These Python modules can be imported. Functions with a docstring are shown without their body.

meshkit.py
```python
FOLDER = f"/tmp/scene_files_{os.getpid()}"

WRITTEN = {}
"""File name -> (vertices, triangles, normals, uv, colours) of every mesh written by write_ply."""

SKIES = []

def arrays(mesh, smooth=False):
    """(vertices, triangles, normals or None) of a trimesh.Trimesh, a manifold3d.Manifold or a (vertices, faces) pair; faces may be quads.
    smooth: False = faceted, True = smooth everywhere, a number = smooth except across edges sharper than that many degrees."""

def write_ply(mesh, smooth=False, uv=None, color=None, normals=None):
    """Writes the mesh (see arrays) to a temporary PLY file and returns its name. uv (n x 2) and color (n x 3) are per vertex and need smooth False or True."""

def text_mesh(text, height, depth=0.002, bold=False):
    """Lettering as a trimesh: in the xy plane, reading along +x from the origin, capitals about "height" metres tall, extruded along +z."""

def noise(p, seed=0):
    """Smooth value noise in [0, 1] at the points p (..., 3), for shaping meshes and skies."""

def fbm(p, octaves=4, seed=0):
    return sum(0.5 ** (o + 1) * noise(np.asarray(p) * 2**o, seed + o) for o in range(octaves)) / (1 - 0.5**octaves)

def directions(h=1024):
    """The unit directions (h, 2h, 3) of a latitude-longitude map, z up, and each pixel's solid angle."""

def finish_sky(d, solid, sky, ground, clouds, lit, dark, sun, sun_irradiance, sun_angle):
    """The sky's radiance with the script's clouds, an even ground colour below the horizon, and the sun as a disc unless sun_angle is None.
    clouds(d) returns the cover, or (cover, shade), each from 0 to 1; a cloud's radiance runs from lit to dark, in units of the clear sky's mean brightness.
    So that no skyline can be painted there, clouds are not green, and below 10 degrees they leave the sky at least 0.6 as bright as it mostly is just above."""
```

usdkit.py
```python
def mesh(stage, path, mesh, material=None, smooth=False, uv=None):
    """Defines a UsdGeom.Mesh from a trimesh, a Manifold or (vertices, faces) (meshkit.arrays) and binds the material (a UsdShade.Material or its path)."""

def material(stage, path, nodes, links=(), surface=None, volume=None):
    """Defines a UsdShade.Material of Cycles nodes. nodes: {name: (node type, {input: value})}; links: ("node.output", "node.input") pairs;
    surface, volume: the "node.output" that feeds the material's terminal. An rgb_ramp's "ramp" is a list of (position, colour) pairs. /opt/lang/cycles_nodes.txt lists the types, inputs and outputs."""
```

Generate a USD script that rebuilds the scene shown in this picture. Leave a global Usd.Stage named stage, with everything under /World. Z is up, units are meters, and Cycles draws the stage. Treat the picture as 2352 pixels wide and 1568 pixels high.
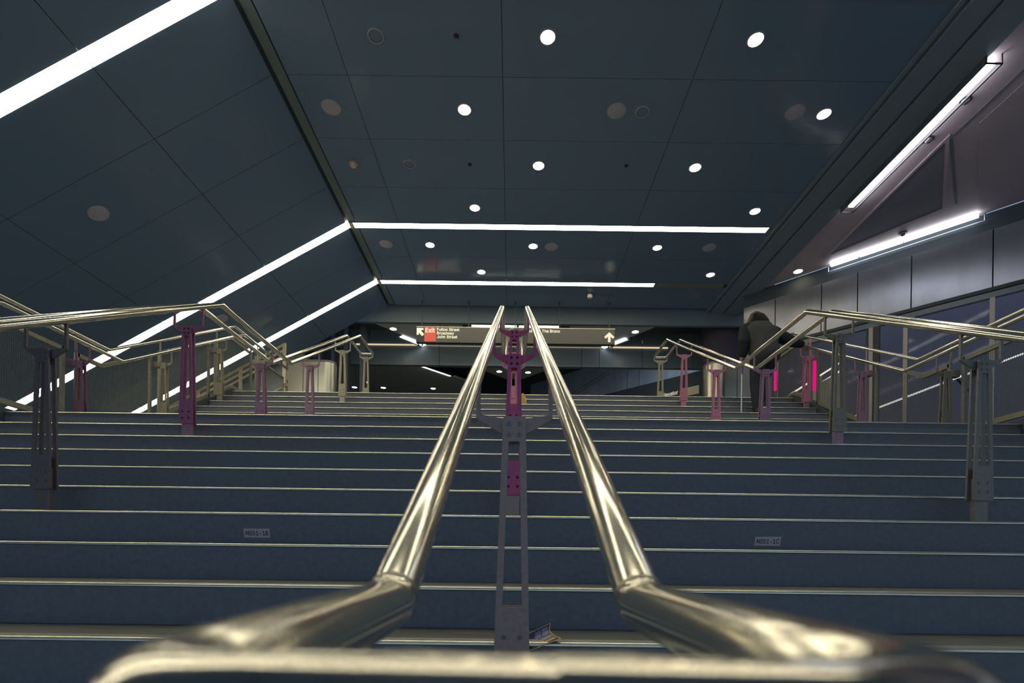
import math, random
import numpy as np, trimesh, manifold3d as m3, usdkit, meshkit
from shapely.geometry import Polygon, box as sbox
from pxr import Usd, UsdGeom, UsdLux, UsdShade, Gf, Sdf

random.seed(7); np.random.seed(7)
stage = Usd.Stage.CreateInMemory()
UsdGeom.SetStageUpAxis(stage, 'Z'); UsdGeom.SetStageMetersPerUnit(stage, 1.0)
UsdGeom.Xform.Define(stage, '/World'); UsdGeom.Scope.Define(stage, '/World/Looks')

# ---------------------------------------------------------------- camera, ambient light, exposure
EYE = 0.97                                   # camera height above the lower floor
MM = 36.0 / 2352                             # millimetres of film per pixel
cam = UsdGeom.Camera.Define(stage, '/World/camera')
cam.CreateHorizontalApertureAttr(36.0); cam.CreateVerticalApertureAttr(24.0)
cam.CreateFocalLengthAttr(1170 * MM)
cam.CreateHorizontalApertureOffsetAttr(2 * MM); cam.CreateVerticalApertureOffsetAttr(481 * MM)
cam.CreateClippingRangeAttr(Gf.Vec2f(0.02, 200))
cam.CreateFStopAttr(5.0); cam.CreateFocusDistanceAttr(2.9)
cam.CreateExposureAttr(0.0)
T = 0.0122                                   # the camera leans a little to the left
ct, st = math.cos(T), math.sin(T)
cam.AddTransformOp().Set(Gf.Matrix4d(ct, 0, st, 0, -st, 0, ct, 0, 0, -1, 0, 0, 0, 0, EYE, 1))

dome = UsdLux.DomeLight.Define(stage, '/World/ambient_fill')   # added dim bluish fill that lifts the dark tones
dome.CreateColorAttr(Gf.Vec3f(0.52, 0.75, 1.0)); dome.CreateIntensityAttr(0.14)

# ---------------------------------------------------------------- materials
L = '/World/Looks/'
def mat(name, color, rough=0.5, metal=0.0, spec=0.5, emit=None, strength=0.0, vary=0.0, vscale=30.0, bump=0.0, bscale=60.0, stretch=None, aniso=0.0, alpha=None):
    p = {'base_color': color, 'roughness': rough, 'metallic': metal, 'specular_ior_level': spec}
    if aniso: p['anisotropic'] = aniso
    if emit is not None: p['emission_color'] = emit; p['emission_strength'] = strength
    n = {'p': ('principled_bsdf', p)}; k = []
    if vary or bump:
        n['g'] = ('texture_coordinate', {})
        n['m'] = ('mapping', {'scale': stretch or (1, 1, 1)}); k.append(('g.object', 'm.vector'))
    if vary:
        n['n'] = ('noise_texture', {'scale': vscale, 'detail': 4.0, 'roughness': 0.6})
        lo = tuple(c * (1 - vary) for c in color); hi = tuple(min(1, c * (1 + vary)) for c in color)
        n['r'] = ('rgb_ramp', {'ramp': [(0.3, lo), (0.7, hi)]})
        k += [('m.vector', 'n.vector'), ('n.fac', 'r.fac'), ('r.color', 'p.base_color')]
    if bump:
        n['bn'] = ('noise_texture', {'scale': bscale, 'detail': 3.0})
        n['b'] = ('bump', {'strength': 1.0, 'distance': bump})
        k += [('m.vector', 'bn.vector'), ('bn.fac', 'b.height'), ('b.normal', 'p.normal')]
    usdkit.material(stage, L + name, n, k, surface='p.BSDF')
    return L + name
def emitter(name, color, strength):
    usdkit.material(stage, L + name, {'e': ('emission', {'color': color, 'strength': strength})}, surface='e.emission')
    return L + name

M = {}
M['step'] = mat('step', (.205, .222, .255), .8, spec=.1, vary=.10, vscale=45)
M['tread'] = mat('tread', (.20, .195, .165), .5, spec=.3, vary=.35, vscale=14, stretch=(.3, 8, 8))
M['nosing'] = mat('nosing', (1.0, .90, .70), .36, 1.0, vary=.15, vscale=14, stretch=(1, 6, 6))
M['floor'] = mat('floor', (.16, .18, .20), .5, vary=.2)
M['rail'] = mat('rail', (.82, .775, .65), .13, 1.0, vary=.06, vscale=14, stretch=(6, .5, 1))
M['weld'] = mat('weld', (.5, .46, .36), .5, 1.0)
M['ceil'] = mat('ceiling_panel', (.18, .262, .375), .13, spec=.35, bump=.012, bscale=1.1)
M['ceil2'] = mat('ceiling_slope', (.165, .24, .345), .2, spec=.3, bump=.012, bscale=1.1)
M['black'] = mat('black_gap', (.08, .095, .11), .7, spec=.1)
M['fascia'] = mat('fascia', (.24, .30, .35), .55, spec=.12)
M['dark'] = mat('dark_panel', (.20, .24, .26), .3, spec=.35, bump=.01, bscale=1.3)
M['farwall'] = mat('far_wall', (.62, .52, .58), .6, spec=.1)
M['soffit'] = mat('soffit', (.62, .49, .53), .5, vary=.06, vscale=60)
M['grille'] = mat('soffit_grille', (.26, .25, .30), .6)
M['graypanel'] = mat('grey_panel', (.62, .62, .58), .5, vary=.06, vscale=80)
usdkit.material(stage, L + 'steel_panel', {'tg': ('tangent', {'direction_type': 'radial', 'axis': 'z'}), 'g': ('texture_coordinate', {}), 'm': ('mapping', {'scale': (1, 1, .3)}), 'n': ('noise_texture', {'scale': 3.0, 'detail': 3.0}),
    'r': ('rgb_ramp', {'ramp': [(.3, (.33, .345, .39)), (.7, (.42, .435, .50))]}), 'p': ('principled_bsdf', {'metallic': .9, 'roughness': .36, 'anisotropic': .85})},
    [('tg.tangent', 'p.tangent'), ('g.object', 'm.vector'), ('m.vector', 'n.vector'), ('n.fac', 'r.fac'), ('r.color', 'p.base_color')], surface='p.BSDF')
M['steel'] = L + 'steel_panel'
M['steelfar'] = mat('steel_far', (.42, .52, .68), .45, .35, vary=.12, vscale=3, stretch=(1, 1, .3))
M['mullion'] = mat('mullion', (.45, .40, .36), .45, .3)
M['frame'] = mat('panel_frame', (.30, .285, .22), .55, .3, vary=.15)
M['wire'] = mat('wire', (.15, .155, .14), .6, .2)
M['beige'] = mat('beige_steel', (.62, .54, .36), .45, .4, vary=.1)
M['stainless'] = mat('stainless', (.66, .63, .52), .28, 1.0)
for n_, c_ in dict(slate=(.40, .285, .275), mauve=(.40, .23, .31), magenta=(.58, .10, .25), rose=(.72, .27, .38), tan=(.56, .49, .35), plum=(.34, .12, .24), dusk=(.19, .15, .155), violet=(.20, .10, .17), olive=(.33, .295, .215), pillar=(.075, .06, .08), steelgrey=(.24, .225, .205), bronze=(.25, .215, .175)).items():  # per-post colours hold the pink and warm light falling on the steel posts
    M['lit_tone_' + n_] = mat('lit_tone_' + n_, c_, .42, .25, vary=.12, vscale=70)
M['pillar'] = mat('pillar', (.10, .085, .115), .75, spec=.1)
M['bolt'] = mat('bolt', (.24, .20, .22), .4, .7)
M['boltdark'] = mat('bolt_dark', (.06, .04, .055), .5, .4)
M['strip'] = emitter('strip_diffuser', (1.0, .92, .70), 13.0)
M['stripoff'] = mat('strip_unlit', (.30, .28, .22), .4)
M['lens'] = emitter('downlight_lens', (1.0, .86, .58), 24.0)
M['cold'] = emitter('cold_tube', (.90, .96, 1.0), 5.0)
M['coldbright'] = emitter('cold_tube_bright', (.90, .96, 1.0), 10.0)
M['coldfar'] = emitter('cold_cove', (.88, .96, 1.0), 2.5)
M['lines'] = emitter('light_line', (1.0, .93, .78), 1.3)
M['trimlit'] = emitter('trim_light', (1.0, .80, .52), .75)
M['pink'] = emitter('pink_light', (1.0, .010, .27), .75)
M['ring'] = mat('trim_ring', (.42, .42, .43), .4)
M['speaker'] = mat('speaker_grille', (.50, .46, .53), .6, vary=.35, vscale=160)
M['strobe'] = mat('strobe', (.75, .32, .30), .4)
M['white'] = mat('white_plastic', (.75, .68, .55), .4)
M['signblack'] = mat('sign_black', (.13, .125, .11), .45, vary=.08, vscale=120)
M['signdark'] = mat('sign_edge', (.04, .045, .05), .5)
M['signtext'] = mat('sign_white', (.95, .88, .68), .5, emit=(1, .9, .68), strength=.45)
M['signred'] = mat('sign_red', (.80, .13, .09), .5, emit=(1, .15, .1), strength=.12)
M['signgreen'] = mat('sign_green', (.10, .45, .16), .5, emit=(.1, .5, .15), strength=.12)
M['signtrim'] = mat('sign_trim', (.8, .72, .55), .3, 1.0)
M['tag'] = mat('tag_paper', (.62, .47, .53), .7, vary=.2, vscale=120)
M['tagink'] = mat('tag_ink', (.05, .045, .07), .6)
M['jacket'] = mat('jacket', (.075, .076, .072), .85, spec=.1, vary=.1, vscale=60)
M['hood'] = mat('hood', (.10, .105, .085), .9, spec=.1, vary=.3, vscale=40)
M['sleeve'] = mat('sleeve', (.028, .032, .036), .85, spec=.1)
M['trousers'] = mat('trousers', (.045, .05, .06), .85, spec=.1)
M['skin'] = mat('skin', (.42, .27, .20), .5)
M['hair'] = mat('hair', (.03, .027, .027), .7, spec=.2)
M['fur'] = mat('fur_trim', (.15, .105, .09), .8, vary=.3, vscale=90)
M['shoe'] = mat('shoe', (.05, .05, .05), .5)
M['sole'] = mat('sole', (.5, .42, .28), .6)
M['cane'] = mat('cane_tube', (.85, .83, .76), .3, .6)
M['print'] = mat('flyer_navy', (.075, .075, .14), .25)
M['printblue'] = mat('flyer_blue', (.20, .22, .40), .3, vary=.75, vscale=130, stretch=(1, 1, 2.2))
M['printlilac'] = mat('flyer_lilac', (.42, .30, .40), .3, vary=.5, vscale=120)
M['yellow'] = mat('yellow_paper', (.80, .55, .14), .5)
M['cream'] = mat('cream_paper', (.9, .82, .62), .3)
# glass: a faint dark mirror that lets most light through
usdkit.material(stage, L + 'glass', {'t': ('transparent_bsdf', {'color': (.78, .80, .84)}), 'g': ('glossy_bsdf', {'color': (.30, .30, .34), 'roughness': .05}),
                                    'f': ('fresnel', {'IOR': 1.3}), 'x': ('mix_closure', {})},
                [('f.fac', 'x.fac'), ('t.BSDF', 'x.closure1'), ('g.BSDF', 'x.closure2')], surface='x.closure')
M['glass'] = L + 'glass'

# ---------------------------------------------------------------- scene helpers
used = {}
def free(path):
    n = used.get(path, -1) + 1; used[path] = n
    return path if n == 0 else f'{path}_{n:03d}'
def tag(p, label=None, cat=None, group=None, kind=None):
    for k, v in (('label', label), ('category', cat), ('group', group), ('kind', kind)):
        if v: p.SetCustomDataByKey(k, v)
LOC = {}
GROUPS = {'downlight': 'lit round ceiling downlights', 'ceiling_speaker': 'round grey ceiling speakers', 'unlit_downlight': 'unlit ring downlights', 'sprinkler': 'small ceiling sprinklers', 'light_strip': 'long ceiling light strips', 'light_trough': 'cold tube lights on the right soffit',
          'cove_light': 'cold cove lights beyond the sign', 'dome_fitting': 'small dome fittings on the soffit', 'handrail': 'twin handrails up the stairs', 'guard_railing': 'guard railings at the sides of the stairs', 'riser_tag': 'paper tags on the stair riser', 'staircase': 'flights of stairs',
          'steel_barrier': 'stainless barriers on the upper floor', 'smoke_detector': 'small ceiling detectors', 'stair_railing': 'sloping railings beyond the guards', 'flyer': 'stray papers on the stairs'}
def thing(name, label=None, cat=None, loc=(0, 0, 0), group=None, kind=None):
    path = free('/World/' + name)
    x = UsdGeom.Xform.Define(stage, path); x.AddTranslateOp().Set(Gf.Vec3d(*map(float, loc)))
    LOC[path] = np.array(loc, float); tag(x.GetPrim(), label, cat, group or GROUPS.get(name), kind)
    return path
def part(parent, name, mesh, m, label=None, smooth=False, kind=None):
    path = free(parent + '/' + name)
    v, f = mesh_arrays(mesh)
    LOC[path] = LOC[parent]
    p = usdkit.mesh(stage, path, (v - LOC[parent], f), M[m], smooth=smooth).GetPrim()
    tag(p, label, kind=kind)
    return path
def single(name, mesh, m, label, cat, group=None, smooth=False, kind=None):
    v, f = mesh_arrays(mesh)
    path = free('/World/' + name)
    c = np.array([(v[:, 0].min() + v[:, 0].max()) / 2, (v[:, 1].min() + v[:, 1].max()) / 2, v[:, 2].min()])
    u = usdkit.mesh(stage, path, (v - c, f), M[m], smooth=smooth)
    UsdGeom.Xformable(u).AddTranslateOp().Set(Gf.Vec3d(*map(float, c))); tag(u.GetPrim(), label, cat, group, kind)
    LOC[path] = c
    return path
def mesh_arrays(mesh):
    if isinstance(mesh, list): mesh = trimesh.util.concatenate(mesh)
    v, f, _ = meshkit.arrays(mesh)
    return np.asarray(v, float), f
def box(x0, x1, y0, y1, z0, z1):
    b = trimesh.creation.box([x1 - x0, y1 - y0, z1 - z0]); b.apply_translation([(x0 + x1) / 2, (y0 + y1) / 2, (z0 + z1) / 2]); return b
def rbox(x0, x1, y0, y1, z0, z1, c=.004):
    """a box with chamfered edges"""
    pts = []
    for sx in (0, 1):
        for sy in (0, 1):
            for sz in (0, 1):
                p = np.array([(x0, x1)[sx], (y0, y1)[sy], (z0, z1)[sz]], float); d = np.array([1 - 2 * sx, 1 - 2 * sy, 1 - 2 * sz]) * c
                for k in range(3):
                    q = p + d; q[k] = p[k]; pts.append(q)
    return trimesh.convex.convex_hull(np.array(pts))
def extr_y(poly, y0, y1):
    """a polygon in (x, z) pushed along y"""
    e = trimesh.creation.extrude_polygon(poly, y1 - y0, engine='earcut')
    v = np.array(e.vertices); e.vertices = np.c_[v[:, 0], y1 - v[:, 2], v[:, 1]]
    return e
def extr_x(poly, x0, x1):
    """a polygon in (y, z) pushed along x"""
    e = trimesh.creation.extrude_polygon(poly, x1 - x0, engine='earcut')
    v = np.array(e.vertices); e.vertices = np.c_[x0 + v[:, 2], v[:, 0], v[:, 1]]
    return e
def extr_z(poly, z0, z1):
    e = trimesh.creation.extrude_polygon(poly, z1 - z0, engine='earcut'); e.apply_translation([0, 0, z0]); return e
def hexa(a, b):
    """eight corners: quad a (4 points, in order) joined to quad b"""
    v = np.array(list(a) + list(b), float)
    f = [[0, 3, 2, 1], [4, 5, 6, 7]] + [[i, (i + 1) % 4, 4 + (i + 1) % 4, 4 + i] for i in range(4)]
    t = trimesh.Trimesh(v, np.vstack([[q[0], q[1], q[2]] for q in f] + [[q[0], q[2], q[3]] for q in f]), process=False)
    t.fix_normals(); return t
def beam(p, q, w, h, up=(0, 0, 1)):
    """a rectangular bar from p to q, w wide, h high"""
    p, q, up = (np.array(x, float) for x in (p, q, up)); d = (q - p) / np.linalg.norm(q - p)
    s = np.cross(d, up); s /= np.linalg.norm(s); u = np.cross(s, d)
    c = lambda o: [o + s * w / 2 + u * h / 2, o - s * w / 2 + u * h / 2, o - s * w / 2 - u * h / 2, o + s * w / 2 - u * h / 2]
    return hexa(c(p), c(q))
def fillet(pts, r, n=7):
    pts = [np.array(p, float) for p in pts]; rs = r if isinstance(r, (list, tuple)) else [r] * len(pts); out = [pts[0]]
    for i in range(1, len(pts) - 1):
        a, b, c = pts[i - 1], pts[i], pts[i + 1]
        u = (a - b) / np.linalg.norm(a - b); v = (c - b) / np.linalg.norm(c - b)
        ang = math.acos(np.clip(u @ v, -1, 1)); t = rs[i] / math.tan(ang / 2)
        t = min(t, .48 * np.linalg.norm(a - b), .48 * np.linalg.norm(c - b))
        p0, p1 = b + u * t, b + v * t
        for k in range(n + 1):
            s = k / n; out.append((1 - s) ** 2 * p0 + 2 * s * (1 - s) * b + s * s * p1)
    out.append(pts[-1]); return np.array(out)
def tube(path, r, sides=20, caps=True):
    p = np.asarray(path, float); t = np.gradient(p, axis=0); t /= np.linalg.norm(t, axis=1, keepdims=True)
    a = np.cross(t[0], [0, 0, 1.0]);  a = a if np.linalg.norm(a) > 1e-6 else np.array([1.0, 0, 0]); a /= np.linalg.norm(a)
    ang = np.arange(sides) * 2 * np.pi / sides; rings = []
    for i in range(len(p)):
        a = a - t[i] * (a @ t[i]); a /= np.linalg.norm(a); b = np.cross(t[i], a)
        rings.append(p[i] + r * (np.cos(ang)[:, None] * a + np.sin(ang)[:, None] * b))
    v = np.vstack(rings); f = []
    for i in range(len(p) - 1):
        for j in range(sides):
            q = [i * sides + j, i * sides + (j + 1) % sides, (i + 1) * sides + (j + 1) % sides, (i + 1) * sides + j]
            f += [[q[0], q[1], q[2]], [q[0], q[2], q[3]]]
    if caps:
        n = len(v); v = np.vstack([v, p[:1], p[-1:]])
        f += [[n, (j + 1) % sides, j] for j in range(sides)] + [[n + 1, (len(p) - 1) * sides + j, (len(p) - 1) * sides + (j + 1) % sides] for j in range(sides)]
    m = trimesh.Trimesh(v, f, process=False); m.fix_normals(); return m
def lathe(profile, x=0, y=0, z=0, n=32):
    m = trimesh.creation.revolve(np.array(profile, float), sections=n); m.apply_translation([x, y, z]); return m
def disc_y(x, y0, y1, z, r, n=16):
    c = trimesh.creation.cylinder(r, y1 - y0, sections=n); c.apply_transform(trimesh.transformations.rotation_matrix(np.pi / 2, [1, 0, 0])); c.apply_translation([x, (y0 + y1) / 2, z]); return c
def words(text, h, x, y, z, depth=.004, bold=False, width=None):
    """lettering that faces the camera side (-y), its baseline's left end at x, z"""
    t = meshkit.text_mesh(text, h, depth, bold); v = np.array(t.vertices)
    if width: v[:, 0] *= width / v[:, 0].max()
    t.vertices = np.c_[x + v[:, 0], y - v[:, 2], z + v[:, 1]]; return t

R_, T_ = .165, .305                          # riser and tread
def nose(n):                                 # (y, z) of nosing n: 1..13 lower flight, 14..21 upper flight
    return (T_ * (n + 1.66) if n <= 13 else T_ * (n + 5.56 - .0), R_ * n)
LANDY, TOPY = nose(13)[0], nose(21)[0]
SW = 4.47                                    # half width of the stairs
ZL, ZT = 13 * R_, 21 * R_                    # landing and upper floor
ZC = 6.47                                    # main ceiling
XC0, XC1 = -2.83, 4.37                       # main ceiling from the left ridge to the right fascia

# ---------------------------------------------------------------- floors and stairs
f0 = single('floor', box(-12, 12, -7, T_ * 2.66 + .02, -.2, 0), 'floor', 'dark lower concourse floor in front of the stairs', None, kind='structure')
single('floor', box(-12, -SW - .16, T_ * 2.66 + .02, 20, -.2, 0), 'floor', 'dark lower floor beside the stairs on the left', None, kind='structure')
single('floor', box(SW + .16, 12, T_ * 2.66 + .02, 20, -.2, 0), 'floor', 'dark lower floor beside the stairs on the right', None, kind='structure')
single('floor', box(-SW - .16, SW + .16, TOPY + .07, 20, ZT - .3, ZT - .002), 'floor', 'dark upper floor at the head of the stairs', None, kind='structure')
single('floor', box(-SW, SW, LANDY + .07, nose(14)[0] + .01, ZL - .25, ZL - .002), 'tread', 'dark half landing between the two flights', None, kind='structure')

def flight(n0, n1, label):
    s = thing('staircase', label, 'stairs', (0, nose(n0)[0], nose(n0)[1] - R_))
    rnd = random.Random(n0)
    for n in range(n0, n1 + 1):
        y, z = nose(n); back = T_ + .02 if n < n1 else .06
        st_ = part(s, 'step', box(-SW, SW, y + .012, y + back, z - R_ - .03 if n > n0 else z - R_, z - .003), 'step')
        if n not in (n1,): part(st_, 'tread', box(-SW, SW, y + .0625, y + T_ + .011, z - .003, z - .0005), 'tread')
        # metal nosing in three lengths that never quite line up
        cuts = [-SW, -SW + 2.0 + rnd.random() * 1.9, .3 + rnd.random() * 2.4, SW]
        for a, b in zip(cuts, cuts[1:]):
            dz = (rnd.random() - .5) * .0035; r = .0115; zt = z + dz
            prof = [(y + .012, zt - .012), (y + .001, zt - .012)] + [(y + r - r * math.cos(k * math.pi / 10), zt - r + r * math.sin(k * math.pi / 10)) for k in range(0, 6)]
            prof += [(y + .022, zt), (y + .024, zt - .0025), (y + .028, zt - .0025), (y + .030, zt), (y + .040, zt), (y + .042, zt - .0025), (y + .046, zt - .0025), (y + .048, zt), (y + .062, zt), (y + .062, zt - .006), (y + .012, zt - .006)]
            part(st_, 'nosing', extr_x(Polygon(prof), a + .0006, b - .0006), 'nosing')
    return s
flight(1, 13, 'wide dark lower flight of stairs with pale metal nosings, in the foreground')
flight(14, 21, 'wide dark upper flight of stairs with pale metal nosings, beyond the half landing')

for sgn, nm in ((-1, 'left'), (1, 'right')):  # closed side walls under the guard railings
    prof = [(T_ * 2.66, 0), (T_ * 2.66, R_ + .02)] + [(nose(13)[0], ZL + .03), (nose(14)[0] - .2, ZL + .03), (nose(21)[0], ZT + .03), (12.2, ZT + .03), (12.2, 0)]
    x0, x1 = sorted((sgn * SW, sgn * (SW + .16)))
    single('trim_1' if sgn < 0 else 'trim_2', extr_x(Polygon(prof), x0, x1), 'black', f'dark side wall of the stairs under the {nm} guard', None, kind='structure')

# ---------------------------------------------------------------- ceilings
ceil = thing('ceiling', 'dark glossy flat ceiling of large panels above the stairs', None, (0, 4, ZC), kind='structure')
part(ceil, 'backing', box(XC0 - .1, XC1 + .02, -4.2, 11.45, ZC + .03, ZC + .12), 'black')
STRIPS = [3.184, 4.96, 8.65] + [10.47]  # first strip is added out of view to brighten nosings and near rail
rows = [8.65 + .911 * k for k in range(-14, 4)]
rows = [min(STRIPS, key=lambda q: abs(q - r)) if min(abs(q - r) for q in STRIPS) < .2 else r for r in rows]
edges = [-4.1] + [r for r in rows if -4.0 < r < 11.3] + [11.45]
SWD = .085
for a, b in zip(edges, edges[1:]):
    y0 = a + (SWD if min(abs(a - s) for s in STRIPS) < .1 else .003); y1 = b - (SWD if min(abs(b - s) for s in STRIPS) < .1 else .003)
    for x0, x1 in ((XC0 + .16, -1.965), (-1.965, -.165), (-.165, 2.04), (2.04, XC1)):
        part(ceil, 'panel', box(x0 + .003, x1 - .003, y0, y1, ZC, ZC + .025), 'ceil')
part(ceil, 'ridge_reveal', box(XC0 + .02, XC0 + .14, -4.1, 11.45, ZC + .012, ZC + .03), 'dark')

SL = .56                                     # slope of the left ceiling, falling to the left
sl = thing('ceiling', 'dark sloping ceiling that falls away to the left', None, (XC0, 4, ZC), kind='structure')
def on_slope(x, off=0.0):
    n = np.array([-SL, 0, 1.0]) / math.hypot(SL, 1); return np.array([x, 0, ZC + SL * (x - XC0)]) + n * off
def slope_slab(x0, x1, y0, y1, o0, o1):
    a = [on_slope(x0, o0), on_slope(x1, o0), on_slope(x1, o1), on_slope(x0, o1)]
    return hexa([p + [0, y0, 0] for p in a], [p + [0, y1, 0] for p in a])
part(sl, 'backing', slope_slab(-12.0, XC0, -4.2, 11.45, .03, .12), 'black')
sc = [-12.0, -9.3, -7.6, -5.9, -4.2, XC0 - .02]
for a, b in zip(edges, edges[1:]):
    y0 = a + (SWD if min(abs(a - s) for s in STRIPS) < .1 else .003); y1 = b - (SWD if min(abs(b - s) for s in STRIPS) < .1 else .003)
    for x0, x1 in zip(sc, sc[1:]):
        part(sl, 'panel', slope_slab(x0 + .003, x1 - .003, y0, y1, 0, .025), 'ceil2')

# long light strips that run along the ceiling and down the slope
names = ['added warm light strip out of view over the lower steps, nearest of the four strips', 'wide warm light strip crossing the top left corner',
         'long warm light strip across the ceiling, second from the far end', 'farthest warm light strip across the ceiling, with its right end unlit']
for k, (y, lab) in enumerate(zip(STRIPS, names)):
    lx = 2.87 if k == 3 else 4.28
    t = thing('light_strip', lab, 'ceiling light', (0, y, ZC), group=None)
    part(t, 'diffuser', box(XC0 + .09, lx, y - .068, y + .068, ZC - .004, ZC + .02), 'strip')
    part(t, 'diffuser', slope_slab(-11.9, XC0 + .02, y - .068, y + .068, -.004, .02), 'strip')
    part(t, 'end_cap', hexa([(lx, y - .068, ZC - .004), (lx, y + .068, ZC - .004), (lx, y + .068, ZC + .02), (lx, y - .068, ZC + .02)],
                            [(lx + .07, y - .03, ZC - .003), (lx + .07, y + .06, ZC - .003), (lx + .07, y + .06, ZC + .02), (lx + .07, y - .03, ZC + .02)]), 'stripoff')
    part(t, 'joint_cover', [box(XC0 + .02, XC0 + .09, y - .068, y + .068, ZC - .003, ZC + .02)], 'stripoff')
    for x0, x1 in ((XC0 + .02, XC1 - .01),):
        part(t, 'edge_trim', box(x0, x1, y - .084, y - .069, ZC - .006, ZC + .02), 'dark'); part(t, 'edge_trim', box(x0, x1, y + .069, y + .084, ZC - .006, ZC + .02), 'dark')
    if k == 3: part(t, 'diffuser', box(lx + .07, 4.3, y - .068, y + .068, ZC - .004, ZC + .02), 'stripoff', 'unlit length of diffuser')

# round fittings in the ceiling: each kind is made once as a class, every copy refers to it
def kind_class(name, parts):
    path = f'/World/{name}_source'; x = stage.CreateClassPrim(path); LOC[path] = np.zeros(3)
    for n, m, k, s in parts: part(path, n, m, k, smooth=s)
    return path
def place(name, src, loc, label, cat, group=None, tilt=0.0):
    x = UsdGeom.Xform.Define(stage, free('/World/' + name)); x.AddTranslateOp().Set(Gf.Vec3d(*map(float, loc)))
    if tilt: x.AddRotateYOp().Set(tilt)
    p = x.GetPrim(); p.GetReferences().AddInternalReference(src); p.SetInstanceable(True); tag(p, label, cat, group or GROUPS.get(name))
DL = kind_class('downlight', [('trim_ring', lathe([(.078, .004), (.078, -.004), (.092, -.003), (.096, .004), (.078, .004)]), 'ring', 40), ('lens', lathe([(0, -.002), (.078, -.002), (.078, .01), (0, .01), (0, -.002)]), 'lens', False)])
UL = kind_class('unlit_downlight', [('trim_ring', lathe([(.072, .004), (.072, -.005), (.086, -.004), (.089, .004), (.072, .004)]), 'ring', 40), ('well', lathe([(0, .012), (.072, -.001), (.072, .014), (0, .02), (0, .012)]), 'boltdark', False)])
SP = kind_class('ceiling_speaker', [('grille', lathe([(0, -.012), (.07, -.010), (.110, -.004), (.110, .004), (0, .004), (0, -.012)]), 'speaker', 30), ('rim', lathe([(.110, .004), (.110, -.006), (.118, -.004), (.120, .004), (.110, .004)]), 'ring', 40)])
HO = kind_class('sprinkler', [('escutcheon', lathe([(.012, .004), (.012, -.006), (.028, -.004), (.030, .004), (.012, .004)]), 'boltdark', 40), ('nozzle', lathe([(0, -.030), (.010, -.028), (.006, -.012), (.010, .004), (0, .004), (0, -.030)]), 'bolt', 30)])
for x, y, w in [(.325, 5.45, 'lit downlight nearest the camera, beside the centre joint at the top'), (2.55, 5.45, 'lit downlight in the nearest row, at the top right'),
                (-.65, 6.36, 'lit downlight in the second row, left of the centre joint'), (3.84, 6.36, 'lit downlight in the second row, beside a grey speaker at far right'),
                (.325, 7.27, 'lit downlight in the third row, just right of the centre joint'), (2.56, 7.27, 'lit downlight in the third row, on the right'),
                (-.65, 8.18, 'lit downlight just before the second light strip, left of the centre joint'), (3.85, 8.18, 'lit downlight just before the second light strip, at the right end'),
                (-1.53, 9.19, 'left one of three lit downlights between the two far light strips'), (.33, 9.19, 'middle lit downlight between the far strips, beside a speaker'), (2.57, 9.19, 'right one of three lit downlights between the two far light strips'),
                (-.655, 10.06, 'lit downlight just before the farthest strip, left of centre'), (3.87, 10.06, 'lit downlight just before the unlit end of the farthest strip')]:
    place('downlight', DL, (x, y, ZC), w, 'ceiling light')
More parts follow.
